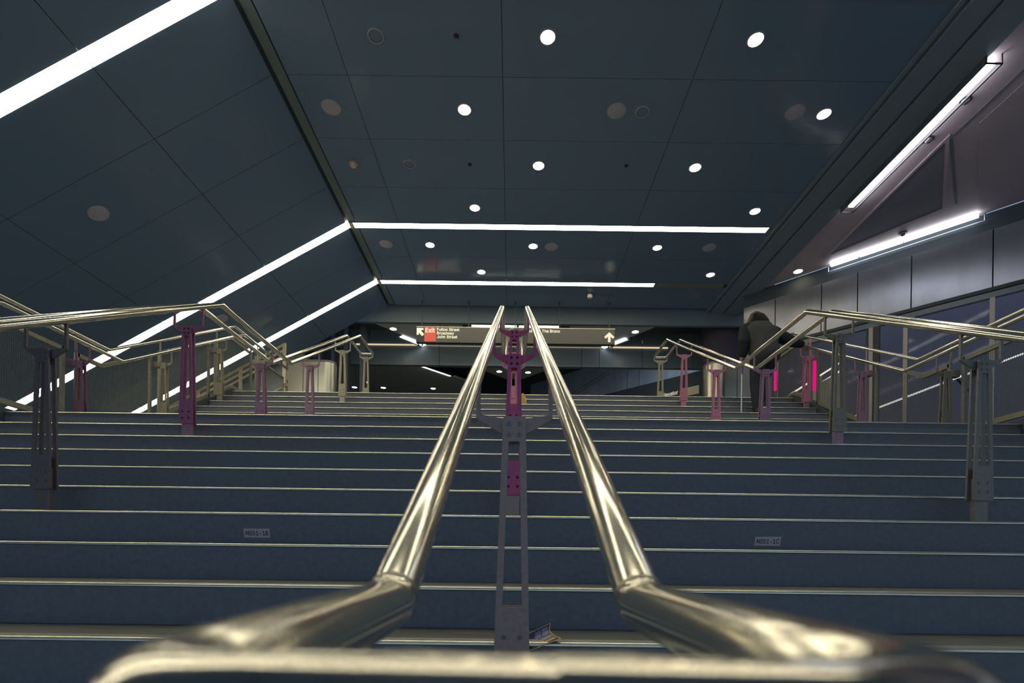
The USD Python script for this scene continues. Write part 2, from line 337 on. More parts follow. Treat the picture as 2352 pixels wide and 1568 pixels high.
for x, y, w in [(-2.31, 6.35, 'grey round speaker in the second ceiling row, near the left ridge'), (1.25, 6.35, 'grey round speaker in the second ceiling row, beside an unlit ring'), (3.47, 6.34, 'grey round speaker in the second row beside a lit downlight at right'),
                (-2.32, 9.18, 'grey round speaker between the two far strips, at the left end'), (.66, 9.2, 'grey round speaker between the two far strips, in the middle'), (3.5, 9.17, 'grey round speaker between the two far strips, at the right end')]:
    place('ceiling_speaker', SP, (x, y, ZC), w, 'speaker')
for x, y, w in [(-5.22, 6.38, 'grey round speaker high on the sloping left ceiling'), (-5.29, 9.2, 'grey round speaker low on the sloping ceiling, behind the left handrail')]:
    q = on_slope(x); place('ceiling_speaker', SP, (x, y, q[2]), w, 'speaker', tilt=-math.degrees(math.atan(SL)))
for x, y, w in [(-1.52, 5.46, 'unlit ring downlight in the nearest row, upper left'), (-1.52, 7.27, 'unlit ring downlight in the third row, left of centre'), (1.57, 6.36, 'unlit ring downlight beside the speaker in the second row')]:
    place('unlit_downlight', UL, (x, y, ZC), w, 'ceiling light')
for x, y, w in [(-.655, 5.45, 'small dark sprinkler head in the nearest ceiling row'), (-.655, 7.26, 'small dark sprinkler head in the third row, left of centre'), (1.57, 7.25, 'small dark sprinkler head in the third row, right of centre')]:
    place('sprinkler', HO, (x, y, ZC), w, 'sprinkler')
t = thing('smoke_detector', 'small reddish smoke detector on the ceiling near the left ridge', 'smoke detector', (-2.32, 7.27, ZC))
part(t, 'base', lathe([(0, .0), (.062, 0), (.062, -.014), (0, -.014), (0, 0)], -2.32, 7.27, ZC), 'strobe', smooth=30); part(t, 'sensor', lathe([(.0, -.014), (.045, -.014), (.035, -.045), (0, -.05), (0, -.014)], -2.32, 7.27, ZC), 'white', smooth=30)
t = thing('smoke_detector', 'small pale ball-shaped detector beyond the farthest strip', 'smoke detector', (1.61, 10.85, ZC))
part(t, 'base', lathe([(0, 0), (.055, 0), (.055, -.03), (0, -.03), (0, 0)], 1.61, 10.85, ZC), 'bolt', smooth=30); part(t, 'sensor', lathe([(0, -.03), (.052, -.03), (.058, -.06), (.045, -.095), (0, -.11), (0, -.03)], 1.61, 10.85, ZC), 'white', smooth=40)

# ---------------------------------------------------------------- right side: fascia, triangular soffit, wall
KR = 1.211; ZS = 6.42; XF = 5.11; WS = 15.55              # soffit height, its inner edge, wall line x + y = WS
fa = thing('trim_3', 'dark stepped fascia along the right edge of the main ceiling', None, (XC1, 4, ZS), kind='structure')
prof = Polygon([(XC1, ZC + .1), (XC1, ZC - .02), (XC1 + .05, ZC - .02), (XC1 + .05, ZC + .01), (XC1 + .10, ZC + .01), (XC1 + .10, ZC - .035), (XC1 + .38, ZC - .035), (XC1 + .38, ZC), (XC1 + .42, ZC), (XC1 + .42, ZC - .05), (XF, ZS - .03), (XF, ZS + .005), (XF + .3, ZC + .1)])
part(fa, 'fascia', extr_y(prof, -4.2, 11.6), 'fascia')
so = thing('ceiling', 'mauve-grey triangular soffit on the right, lower than the main ceiling', None, (XF, 8.6, ZS), kind='structure')
part(so, 'soffit', extr_z(Polygon([(XF, WS - XF), (XF, -4.2), (12, -4.2), (12, WS - 12)]), ZS, ZS + .06), 'soffit')
g = [(5.72, 9.22), (5.65, 6.72), (6.68, 7.99)]
gc = Polygon(g)
part(so, 'grille_frame', extr_z(gc.buffer(.05, join_style=2).difference(gc.buffer(.012)), ZS - .014, ZS - .001), 'soffit')
part(so, 'grille', extr_z(gc, ZS - .006, ZS - .001), 'grille', 'dark perforated triangular panel')
part(so, 'joint', box(5.65, 5.68, 1.5, 6.6, ZS - .005, ZS - .001), 'grille'); part(so, 'joint', beam((5.68, 6.65, ZS - .003), (6.82, 7.88, ZS - .003), .03, .004), 'grille')
g2 = Polygon([(5.82, 6.4), (5.82, 1.9), (10.1, 1.9), (10.1, 4.6), (7.5, 7.3), (6.8, 7.5)])
part(so, 'grille', extr_z(g2, ZS - .005, ZS - .001), 'soffit', 'large plain inner panel')
t = thing('light_trough', 'long cold tube light in a trough along the fascia, at the upper right', 'ceiling light', (5.17, 6.7, ZS - .1))
part(t, 'tube', box(5.145, 5.225, 5.57, 7.87, ZS - .08, ZS - .03), 'coldbright'); part(t, 'lip', box(5.245, 5.263, 5.52, 7.94, ZS - .115, ZS - .095), 'signdark'); part(t, 'lip', box(5.075, 5.087, 5.52, 7.94, ZS - .115, ZS), 'steel')
for y_ in (5.51, 7.94): part(t, 'end_bracket', [box(5.075, 5.258, y_, y_ + .012, ZS - .115, ZS - .103), box(5.075, 5.087, y_, y_ + .012, ZS - .115, ZS), box(5.246, 5.258, y_, y_ + .012, ZS - .115, ZS)], 'signdark')
def wall(a, off=0.0):
    """point of the diagonal right wall at x = a, moved off into the room"""
    return np.array([a, WS - a]) - off / math.sqrt(2)
def wall_slab(x0, x1, z0, z1, o0, o1):
    a, b, c, d = wall(x0, o0), wall(x1, o0), wall(x1, o1), wall(x0, o1)
    q = lambda z: [(*a, z), (*b, z), (*c, z), (*d, z)]
    return hexa(q(z0), q(z1))
t = thing('light_trough', 'long cold tube light along the top of the diagonal right wall', 'ceiling light', (6.66, WS - 6.66, ZS - .07))
for x0, x1 in ((5.97, 6.27), (6.285, 6.73), (6.74, 7.41)): part(t, 'tube', wall_slab(x0, x1, ZS - .06, ZS - .012, .05, .15), 'cold')
part(t, 'guard_rod', [beam((*wall(5.93, .02), ZS - .12), (*wall(7.46, .02), ZS - .12), .014, .014)] + [beam((*wall(q_, .02), ZS - .125), (*wall(q_, .02), ZS), .014, .014, (1, 0, 0)) for q_ in (5.93, 7.46)], 'steel')
for x, y, w in ((5.39, 6.66, 'small dome fitting on the soffit under the trough light, lower one'), (5.36, 6.08, 'small dome fitting on the soffit under the trough light, upper one'), (6.55, 8.60, 'small dome fitting on the soffit over the wall light')):
    t = thing('dome_fitting', w, 'ceiling fitting', (x, y, ZS)); part(t, 'base', lathe([(0, 0), (.06, 0), (.06, -.012), (0, -.012), (0, 0)], x, y, ZS), 'signdark', smooth=30); part(t, 'dome', lathe([(0, -.012), (.045, -.012), (.038, -.035), (.02, -.05), (0, -.054), (0, -.012)], x, y, ZS), 'bolt', smooth=50)
place('downlight', DL, (5.46, 9.81, ZS), 'lit downlight in the tip of the mauve triangular soffit', 'ceiling light')

wr = thing('wall_right', 'diagonal right wall of steel panels above dark glass', None, (6.66, WS - 6.66, 0), kind='structure')
ZG, ZW = 5.21, 6.13
part(wr, 'backing', wall_slab(4.83, 12, ZG - .02, ZS, -.12, -.05), 'black')
part(wr, 'head_reveal', wall_slab(4.83, 12, ZW, ZS, -.048, -.03), 'black')
jn = [4.83, 5.27, 5.85, 6.26, 6.81, 7.53, 8.5, 9.7, 12]
for a, b in zip(jn, jn[1:]):
    part(wr, 'steel_panel', wall_slab(a + .006, b - .006, ZG, ZW - .0, -.04, 0), 'steel')
part(wr, 'sill', wall_slab(4.83, 12, ZG - .06, ZG - .002, -.05, .03), 'signdark'); part(wr, 'sill', wall_slab(4.83, 12, ZG - .16, ZG - .07, -.05, .012), 'dark')
gj = [4.83, 5.3, 6.41, 6.76, 7.53, 8.6, 9.9, 12]
for a, b in zip(gj, gj[1:]): part(wr, 'glass_pane', wall_slab(a + .012, b - .012, .02, ZG - .17, -.035, -.023), 'glass')
for a in gj[1:-1]: part(wr, 'mullion', wall_slab(a - .022, a + .022, 0, ZG - .16, -.05, .02), 'mullion')
part(wr, 'dark_stile', wall_slab(6.36, 6.50, 0, ZG - .16, -.06, .012), 'signdark')
# what stands behind the glass: a dark back wall
single('wall_far', hexa([(5.9, 13.1, 0), (12.4, 6.6, 0), (12.5, 6.7, 0), (6.0, 13.2, 0)], [(5.9, 13.1, ZS), (12.4, 6.6, ZS), (12.5, 6.7, ZS), (6.0, 13.2, ZS)]), 'farwall', 'dark wall behind the glass on the right', None, kind='structure')
t = thing('light_line', 'thin bright sloping light line seen through the glass on the right', 'light', (7.2, 9.9, 3.3))
part(t, 'tube', tube([(5.89, 10.35, 3.39), (6.72, 9.71, 3.69), (7.75, 8.9, 4.09), (8.96, 7.87, 4.52)], .017, 8), 'lines', smooth=True); part(t, 'bracket', [beam((6.72, 9.71, 3.68), (7.55, 10.4, 3.6), .03, .03), beam((7.75, 8.9, 4.08), (8.55, 9.5, 4.0), .03, .03)], 'signdark')

# round pillar at the wall's far end
QX, QY = 5.03, 12.25
pl = thing('pillar', 'dark round pillar at the far end of the right wall', 'pillar', (QX, QY, ZT))
part(pl, 'shaft', lathe([(0, 0), (.475, 0), (.475, 6.59 - ZT), (0, 6.59 - ZT), (0, 0)], QX, QY, ZT, 48), 'pillar', smooth=40); part(pl, 'base_ring', lathe([(.475, 0), (.49, 0), (.49, .12), (.475, .12), (.475, 0)], QX, QY, ZT, 48), 'bolt', smooth=40)
single('floor', box(4.64, 5.75, 11.3, 13.0, ZT - .3, ZT - .002), 'floor', 'dark upper floor at the foot of the round pillar', None, kind='structure')

# ---------------------------------------------------------------- handrails
RR = .0205
def rail_z(y):
    if y < .425: return .925
    if y < 4.27: return .695 + .541 * y
    if y < 5.61: return 3.005
    if y < 8.15: return 3.005 + .541 * (y - 5.61)
    return 4.379
def step_z(y):
    z = 0
    for n in range(1, 22):
        if y >= nose(n)[0]: z = R_ * n
    return z
STN = [1.56, 2.79, 4.01, 5.18, 6.42, 7.64, 8.86]
def post_parts(parent, x, y, lit_tone, foot, one_side=0, near=False, arm=.108, bolts=True, railz=None, extra=None, dark_bolt=False, drop=.143):
    zb = step_z(y); zr = railz if railz is not None else rail_z(y); zh = zr - RR - drop; H = zh - zb
    def plate(y0, y1):
        w = lambda z: .055 + (.034 - .055) * (z - .12) / (H - .12)
        o = Polygon([(-w(.12), .12), (w(.12), .12), (w(H), H), (-w(H), H)]).buffer(-.008).buffer(.008)
        z0, z1 = .305, H - .075
        iw = lambda z: w(z) - .0195
        o = o.difference(Polygon([(-iw(z0), z0), (iw(z0), z0), (iw(z1), z1), (-iw(z1), z1)]).buffer(-.004).buffer(.004))
        e = extr_y(o, y0, y1); e.apply_translation([x, 0, zb]); return e
    p = part(parent, 'post', [plate(y - .027, y - .015), plate(y + .015, y + .027)], 'lit_tone_' + lit_tone)
    part(p, 'foot', rbox(x - .037, x + .037, y - .0148, y + .0148, zb, zb + .24, .002), 'lit_tone_' + foot)
    arms = [(-arm, 1), (arm, 1)] if not one_side else [(one_side * arm, 1)]
    for ax, _ in arms:                       # bracket: an arm that sweeps out and turns up under the rail
        s = 1 if ax > 0 else -1; a = abs(ax); zz = zh; up = zr - RR * .8
        q = [(0, zz - .052), (.034, zz - .050), (a + .002, zz - .006), (a + .009, zz + .004), (a + .009, up), (a - .004, up), (a - .004, zz + .016), (a - .010, zz + .009), (.034, zz - .002), (0, zz - .003)]
        b_ = extr_y(Polygon([(x + s * u, v) for u, v in q]), y - .007, y + .007)
        part(p, 'bracket', b_, 'lit_tone_' + lit_tone)
    if bolts:
        for bz in (H - .022, H - .055, .165, .215):
            for bx in (-.016, .016) if bz > .3 else (-.024, .024):
                part(p, 'bolt', lathe([(0, 0), (.0075, 0), (.0075, .003), (.003, .003), (.002, .0015), (0, .0015), (0, 0)], n=14).apply_transform(trimesh.transformations.rotation_matrix(np.pi / 2, [1, 0, 0])).apply_translation([x + bx, y - .0268, zb + bz]), 'boltdark' if dark_bolt else 'bolt')
    if extra is not None: part(p, 'light_slot', extra, 'pink', 'glowing pink light on the post')
    return p
def pair_rail(x0, label, lit_tones, sides_of_label=None):
    h = thing('handrail', label, 'handrail', (x0, 1.56, 0))
    for s in (-1, 1):
        X = x0 + s * .106
        pts = [(x0 + .006, .122, .925), (X + .006, .122, .925), (X, .425, .925), (X, 4.27, 3.005), (X, 5.61, 3.005), (X, 8.15, 4.379), (X, 8.90, 4.379), (x0, 8.90, 4.379)]
        pth = fillet(pts, [.03, .035, .05, .06, .06, .06, .03, .03])
        dense = [pth[0]]
        for a, b in zip(pth, pth[1:]):
            k = max(1, int(np.linalg.norm(b - a) / .25)); dense += [a + (b - a) * j / k for j in range(1, k + 1)]
        r = part(h, 'rail', tube(np.array(dense), RR, 28, caps=False), 'rail', smooth=50)
        ang = math.atan(.541)
        part(r, 'weld_seam', tube([(X, .437, .9313), (X, .441, .9335)], RR + .0007, 24), 'weld', smooth=40)
    for y, (pa, fo) in zip(STN, lit_tones): post_parts(h, x0, y, pa, fo, dark_bolt=pa in ('magenta', 'plum'), drop=.05 if y > 8.5 else .143)
    return h
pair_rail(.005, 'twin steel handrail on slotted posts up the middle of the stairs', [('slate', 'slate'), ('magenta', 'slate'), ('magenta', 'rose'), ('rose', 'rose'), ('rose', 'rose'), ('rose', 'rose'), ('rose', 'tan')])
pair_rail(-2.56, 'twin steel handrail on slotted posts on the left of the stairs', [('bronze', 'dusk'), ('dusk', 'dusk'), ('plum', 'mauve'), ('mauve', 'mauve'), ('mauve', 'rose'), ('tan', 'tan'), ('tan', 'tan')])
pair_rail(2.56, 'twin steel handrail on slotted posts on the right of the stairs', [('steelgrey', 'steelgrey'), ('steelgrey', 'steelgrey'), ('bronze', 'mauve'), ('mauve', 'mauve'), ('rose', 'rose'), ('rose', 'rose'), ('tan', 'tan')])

# guard railings along both sides: posts, top rail, inner handrail, framed wire mesh panels
YEND = 11.3
def guard(sgn, label, lit_tones, pinks):
    gd = thing('guard_railing', label, 'railing', (sgn * 4.42, 4, 0))
    X = sgn * 4.40
    def poly(x, dz, y0=1.2, y1=YEND):
        ys = [y0, 4.27, 5.61, 8.15, y1]
        return [(x, y, rail_z(y) + dz) for y in ys]
    part(gd, 'top_rail', tube(fillet(poly(sgn * 4.455, .125), .06), .017, 18), 'rail', smooth=50)
    part(gd, 'inner_handrail', tube(fillet(poly(sgn * 4.31, 0), .06), .019, 18), 'rail', smooth=50)
    stns = STN + [10.08, 11.2]
    for i, y in enumerate(stns):
        pa, fo = lit_tones[min(i, len(lit_tones) - 1)]
        yo = y - .01 if i == 5 else y - .17
        xo = X + sgn * (.105 if i == 5 else .06)
        ex = box(xo, xo + .035, yo, yo + .03, step_z(y) + .30, step_z(y) + .74) if i in pinks else None
        p = post_parts(gd, X, y, pa, fo, one_side=-sgn, arm=.09, bolts=False, railz=rail_z(y), extra=ex)
        part(p, 'pin', tube([(X + sgn * .045, y, rail_z(y) - .16), (X + sgn * .055, y, rail_z(y) + .115)], .011, 10), 'lit_tone_' + pa, smooth=40)
        part(p, 'clamp', rbox(X + sgn * .035, X + sgn * .12, y - .03, y + .03, rail_z(y) - .22, rail_z(y) - .15), 'lit_tone_' + pa)
    xm = sgn * 4.535
    top = lambda y: rail_z(y) - .055
    def base(y):
        return (.16 + .541 * (y - .81) + .03) if y < 4.4 else (ZL + .10 if y < 5.75 else (ZL + .10 + .541 * (y - 5.75) if y < 8.19 else ZT + .10))
    seg = [1.2] + [(a + b) / 2 for a, b in zip(stns, stns[1:])] + [YEND]
    seg = [1.56, 2.79, 4.01, 5.18, 6.42, 7.64, 8.86, 10.08, 11.2]
    for a, b in zip(seg, seg[1:]):
        y0, y1 = a + .11, b - .06
        knots = [y0] + [k for k in (4.27, 4.4, 5.61, 5.75, 8.15, 8.19) if y0 < k < y1] + [y1]
        fr = [beam((xm, u, top(u)), (xm, v, top(v)), .03, .04) for u, v in zip(knots, knots[1:])] + [beam((xm, u, base(u)), (xm, v, base(v)), .03, .05) for u, v in zip(knots, knots[1:])]
        fr += [box(xm - .015, xm + .015, y - .018, y + .018, base(y) - .12, top(y) + .02) for y in (y0, y1)]
        pn = part(gd, 'mesh_panel', fr, 'frame')
        w = []
        for y in np.arange(y0 + .03, y1 - .02, .021): w.append(box(xm - .0013, xm + .0013, y - .0012, y + .0012, base(y), top(y)))
        nrow = 36
        for r in range(1, nrow):
            s = r / nrow
            for u, v in zip(knots, knots[1:]): w.append(beam((xm + .003, u, base(u) + s * (top(u) - base(u))), (xm + .003, v, base(v) + s * (top(v) - base(v))), .002, .0022))
        part(pn, 'wire_mesh', w, 'wire', kind='stuff')
    return gd
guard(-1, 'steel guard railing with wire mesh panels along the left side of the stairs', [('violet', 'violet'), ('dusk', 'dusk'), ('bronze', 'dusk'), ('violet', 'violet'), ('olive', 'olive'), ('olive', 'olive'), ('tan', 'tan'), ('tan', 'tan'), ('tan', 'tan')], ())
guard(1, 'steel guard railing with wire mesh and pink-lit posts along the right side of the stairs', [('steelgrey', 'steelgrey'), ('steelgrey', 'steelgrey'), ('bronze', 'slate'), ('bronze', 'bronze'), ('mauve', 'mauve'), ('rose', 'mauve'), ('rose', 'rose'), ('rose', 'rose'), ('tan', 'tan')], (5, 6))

# sloping railings beyond the guards
def side_rail(name, label, p0, slope, length, y, nbar, m, gap=.115, posts=(.0, .75)):
    t = thing(name, label, 'railing', (p0[0], y, ZT)); u = np.array([-1.0, -slope])
    P = lambda s, d: (p0[0] + u[0] * s, y, p0[1] + u[1] * s - d)
    for k in range(nbar): part(t, 'bar', beam(P(0, gap * k), P(length, gap * k), .035, .035, (0, 1, 0)), m)
    for s in posts: part(t, 'stile', box(P(s, 0)[0] - .03, P(s, 0)[0] + .03, y - .02, y + .02, P(s, 0)[2] - .95, P(s, 0)[2] + .02), m)
    part(t, 'bottom_bar', beam(P(0, .86), P(length, .86), .03, .05, (0, 1, 0)), m)
    return t
side_rail('stair_railing', 'beige sloping railing running down to the left beyond the left guard', (-4.64, 5.10), .56, 3.4, 10.32, 3, 'beige', posts=(0, .88, 1.75, 2.6))
sr = thing('stair_railing', 'railing with a bright sloping top line beyond the right guard', 'railing', (5.4, 9.3, 3.3))
yy = 9.35
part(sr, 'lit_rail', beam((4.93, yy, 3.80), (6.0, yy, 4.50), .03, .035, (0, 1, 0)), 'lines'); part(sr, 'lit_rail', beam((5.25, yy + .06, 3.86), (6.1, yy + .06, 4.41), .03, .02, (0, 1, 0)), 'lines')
part(sr, 'panel', hexa([(4.98, yy + .02, 3.0), (6.1, yy + .02, 3.3), (6.1, yy + .04, 3.3), (4.98, yy + .04, 3.0)], [(4.98, yy + .02, 3.78), (6.1, yy + .02, 4.38), (6.1, yy + .04, 4.38), (4.98, yy + .04, 3.78)]), 'beige')
part(sr, 'stile', box(4.9, 4.96, yy - .02, yy + .02, 2.6, 3.84), 'beige'); part(sr, 'stile', box(5.6, 5.66, yy - .02, yy + .02, 2.6, 4.24), 'beige')

# stainless barrier ends on the upper floor
def barrier(x0, x1, y, label, top, r=.16):
    t = thing('steel_barrier', label, 'barrier', ((x0 + x1) / 2, y, ZT)); s = 1 if x1 > x0 else -1
    pl_ = Polygon([(x0, y - r), (x1 - s * r, y - r), (x1 - s * r, y + r), (x0, y + r)]).union(Polygon([(x1 - s * r + r * math.cos(a), y + r * math.sin(a)) for a in np.linspace(0, 2 * np.pi, 33)[:-1]]))
    part(t, 'cabinet', extr_z(pl_, ZT, top), 'stainless', smooth=30); part(t, 'cap', extr_z(pl_.buffer(.008), top, top + .03), 'bolt')
    for k in range(1, 3): xk = x0 + (x1 - x0) * k / 3; part(t, 'joint', box(xk - .004, xk + .004, y - r - .004, y - r + .002, ZT + .02, top - .02), 'signdark')
barrier(-4.15, -3.32, 9.55, 'rounded stainless barrier at the top of the stairs, on the left', 4.42)
barrier(3.95, 3.27, 8.74, 'rounded stainless barrier at the top of the stairs, before the pillar', 4.16, .27)

# ---------------------------------------------------------------- far end: bulkheads, lower ceiling, sign
single('trim_4', box(-3.6, 5.6, 11.605, 11.70, 6.15, ZC + .12), 'dark', 'dark bulkhead that ends the main ceiling', None, kind='structure')
lc = thing('ceiling', 'dark lower ceiling beyond the bulkhead with a grey lit field', None, (0, 12.2, 6.2), kind='structure')
part(lc, 'slab', box(-12, 12, 11.45, 13.2, 6.6, 6.75), 'black')
part(lc, 'field', extr_z(Polygon([(-3.35, 11.65), (3.4, 11.65), (2.35, 13.05), (-2.2, 13.05)]), 6.20, 6.25), 'graypanel')
t = thing('light_strip', 'added cold light strip hidden behind the hanging bulkhead to light the far steel wall', 'ceiling light', (2.6, 13.3, 6.5))  # unseen lamp, added to brighten the far wall
part(t, 'diffuser', box(.9, 4.3, 13.22, 13.34, 6.44, 6.47), 'cold'); part(t, 'housing', box(.9, 4.3, 13.202, 13.36, 6.47, 6.52), 'signdark')
for x, w in ((-2.86, 'lit downlight left of the station sign'), (2.88, 'lit downlight right of the station sign')):
    place('downlight', DL, (x, 12.08, 6.2), w, 'ceiling light')
t = thing('light_strip', 'short cold light strip just above the station sign', 'ceiling light', (0, 11.85, 6.2))
for a, b in ((-.98, .06), (.12, 1.05)): part(t, 'diffuser', box(a, b, 11.78, 11.92, 6.176, 6.199), 'cold')
part(t, 'housing', box(-1.2, 1.3, 11.77, 11.95, 6.19, 6.2), 'signdark')
for s, w in ((-1, 'cold cove light along the left edge of the field behind the sign'), (1, 'cold cove light along the right edge of the field behind the sign')):
    t = thing('cove_light', w, 'ceiling light', (s * 2.6, 12.7, 6.18))
    a, b = (s * 2.75, 12.45), (s * 2.28, 13.0)
    part(t, 'diffuser', beam((*a, 6.185), (*b, 6.185), .12, .02), 'coldfar'); part(t, 'lip', beam((a[0] + s * .1, a[1], 6.18), (b[0] + s * .1, b[1], 6.18), .02, .05), 'signdark')
bk = thing('trim_5', 'dark hanging bulkhead of wide panels with a lit top line behind the sign', None, (0, 13.1, 5.7), kind='structure')
xs = [-12, -8, -5.4, -3.7, -1.9, 0.0, 1.75, 2.2, 3.3, 4.6, 8, 12]
for a, b in zip(xs, xs[1:]): part(bk, 'panel', box(a + .006, b - .006, 13.06, 13.2, 5.71, 6.75), 'dark')
part(bk, 'top_line', box(-4.03, 3.95, 13.03, 13.055, 6.20, 6.23), 'trimlit')
# the hall beyond
fc = thing('ceiling', 'grey ceiling fields of the hall beyond the hanging bulkhead', None, (0, 15, 6.2), kind='structure')
part(fc, 'slab', box(-12, 12, 13.2, 20, 6.75, 6.9), 'black')
part(fc, 'field', extr_z(Polygon([(-12, 13.2), (-3.9, 13.2), (-1.3, 15.9), (-1.3, 17.4), (-12, 17.4)]), 6.2, 6.26), 'graypanel')
part(fc, 'field', extr_z(Polygon([(-2.3, 13.2), (2.3, 13.2), (.28, 15.5), (-.22, 15.5)]), 6.2, 6.26), 'graypanel')
for x, y, w in ((-.41, 14.86, 'left one of two far lit downlights seen beyond the middle handrail'), (.43, 14.91, 'right one of two far lit downlights seen beyond the middle handrail'),
                (-4.2, 16.48, 'far lit downlight low at the left, second from the left handrail end'), (-5.13, 16.47, 'far lit downlight low at the left, lowest beside the handrail post'), (-4.62, 15.94, 'far lit downlight seen through the last post of the left handrail'), (-2.59, 16.5, 'far lit downlight under the slanting cold cove light'), (-4.66, 14.25, 'far lit downlight under the end of the left handrail')):
    place('downlight', DL, (x, y, 6.2), w, 'ceiling light')
t = thing('cove_light', 'slanting cold cove light in the far hall, left of the middle handrail', 'ceiling light', (-2.3, 14.7, 6.18))
part(t, 'diffuser', beam((-2.78, 14.22, 6.185), (-1.86, 15.22, 6.185), .13, .02), 'cold'); part(t, 'lip', beam((-2.70, 14.16, 6.17), (-1.78, 15.16, 6.17), .02, .06), 'signdark')
S2 = 18.3
def far_wall(x0, x1, z0, z1, o0=0.0, o1=.06):
    q = lambda z: [(x0 - o0, S2 - x0 - o0, z), (x1 - o0, S2 - x1 - o0, z), (x1 + o1, S2 - x1 + o1, z), (x0 + o1, S2 - x0 + o1, z)]
    return hexa(q(z0), q(z1))
fw = thing('wall_back', 'bluish steel far wall on the diagonal beyond the upper floor', None, (3.5, 15, ZT), kind='structure')
for a, b in ((.6, 1.9), (1.9, 3.35), (3.35, 3.62), (3.62, 5.0)): part(fw, 'steel_panel', far_wall(a + .006, b - .006, 5.74, 6.75), 'steelfar')
part(fw, 'dark_fascia', far_wall(.6, 5.0, ZT, 5.74, .05), 'black')
t_ = words('Elevator', .105, 0, 0, 0, .01); v = np.array(t_.vertices); d = np.array([1, -1]) / math.sqrt(2)
w_ = .47 / v[:, 0].max(); t_.vertices = np.c_[4.17 + d[0] * v[:, 0] * w_ - .05 + v[:, 1] * .7, S2 - 4.17 + d[1] * v[:, 0] * w_ - .05 + v[:, 1] * .7, 5.26 + v[:, 2]]
part(fw, 'lettering', t_, 'signtext', 'pale lettering on the dark fascia')
part(fw, 'light_panel', far_wall(4.66, 4.92, 5.15, 5.37, .06, 0), 'beige')
for z_ in (6.02, 6.12): part(fw, 'edge_rail', beam((1.1, 16.6, 5.5 + (z_ - 6.02)), (2.75, 14.6, 6.1 + (z_ - 6.02)), .03, .03), 'dark')
single('wall_back', box(-12, 12, 20, 20.2, 0, 6.9), 'black', 'black end wall of the far hall', None, kind='structure')
single('wall_left', box(-12.2, -12, -7, 20.2, 0, 6.9), 'black', 'black wall far left under the sloping ceiling', None, kind='structure')
bl = thing('wall_back', 'dark panelled wall on the left beyond the sloping ceiling', None, (-7, 11.5, 0), kind='structure')
for a, b in zip([-12, -10, -8.3, -6.7, -5.6], [-10, -8.3, -6.7, -5.6, -4.75]): part(bl, 'panel', box(a + .005, b - .005, 11.46, 11.6, 0, ZC), 'dark')
for a, b in ((-4.72, -4.52), (-4.30, -4.22), (-4.0, -3.9), (-3.62, -3.5)): part(bl, 'fin', box(a, b, 12.0, 12.2, ZT, 6.24), 'black')

sg = thing('hanging_sign', 'long black hanging station sign with red exit panel and white arrows', 'sign', (0, 11.2, 5.6))
x0, x1, z0, z1, ys = -2.145, 2.225, 5.54, 5.866, 11.2
part(sg, 'panel', rbox(x0, x1, ys, ys + .08, z0, z1, .004), 'signblack'); part(sg, 'top_trim', box(x0, x1, ys - .006, ys + .09, z1, z1 + .016), 'signtrim'); part(sg, 'bottom_trim', box(x0, x1, ys - .004, ys + .09, z0 - .010, z0), 'signdark')
yf = ys - .002
part(sg, 'red_field', box(x0 + .18, x0 + .435, yf - .003, ys, z0 + .012, z1 - .006), 'signred', 'red square behind the word Exit')
part(sg, 'dark_field', box(x0 + .002, x0 + .178, yf - .002, ys, z0 + .004, z1 - .004), 'signdark')
def arrow(cx, cz, s, rot, name='arrow'):
    a = np.array([(-.13, -.5), (.13, -.5), (.13, .08), (.36, -.15), (.52, .02), (0, .5), (-.52, .02), (-.36, -.15), (-.13, .08)]) * s; c, n_ = math.cos(rot), math.sin(rot)
    part(sg, name, extr_y(Polygon([(cx + u * c - w * n_, cz + u * n_ + w * c) for u, w in a]), yf - .006, ys), 'signtext')
ax, az = x0 + .09, z0 + .2
part(sg, 'arrow', extr_y(Polygon([(ax - .078, az + .105), (ax + .07, az + .105), (ax + .07, az + .06), (ax + .005, az + .06), (ax + .085, az - .03), (ax + .04, az - .075), (ax - .032, az + .01), (ax - .032, az - .045), (ax - .078, az - .045)]), yf - .006, ys), 'signtext', 'white arrow pointing up left')
arrow(x1 - .125, (z0 + z1) / 2 - .01, .215, 0)
part(sg, 'lettering', words('Exit', .095, x0 + .192, yf, z1 - .115, .005, True, .215), 'signtext', 'the word Exit')
for tx, zz, wd in (('Fulton Street', .078, .50), ('Broadway', .158, .38), ('John Street', .238, .455)): part(sg, 'lettering', words(tx, .060, x0 + .45, yf, z1 - zz, .004, True, wd), 'signtext', 'street names in white')
part(sg, 'lettering', words('Uptown & The Bronx', .060, x0 + 2.36, yf, z1 - .085, .004, True, .80), 'signtext')
part(sg, 'route_bullet', disc_y(x0 + 2.10, yf - .004, ys, z1 - .055, .055, 28), 'signgreen', 'green route disc')
for x in (x0 + .12, -1.0, .03, 1.0, x1 - .12): part(sg, 'hanger', box(x - .012, x + .012, ys + .03, ys + .05, z1 + .01, 6.47), 'signdark')
for x in (x0 + .05, x0 + .13, x1 - .13, x1 - .05): part(sg, 'foot', box(x - .012, x + .012, ys + .02, ys + .05, z0 - .07, z0 - .02), 'signdark')

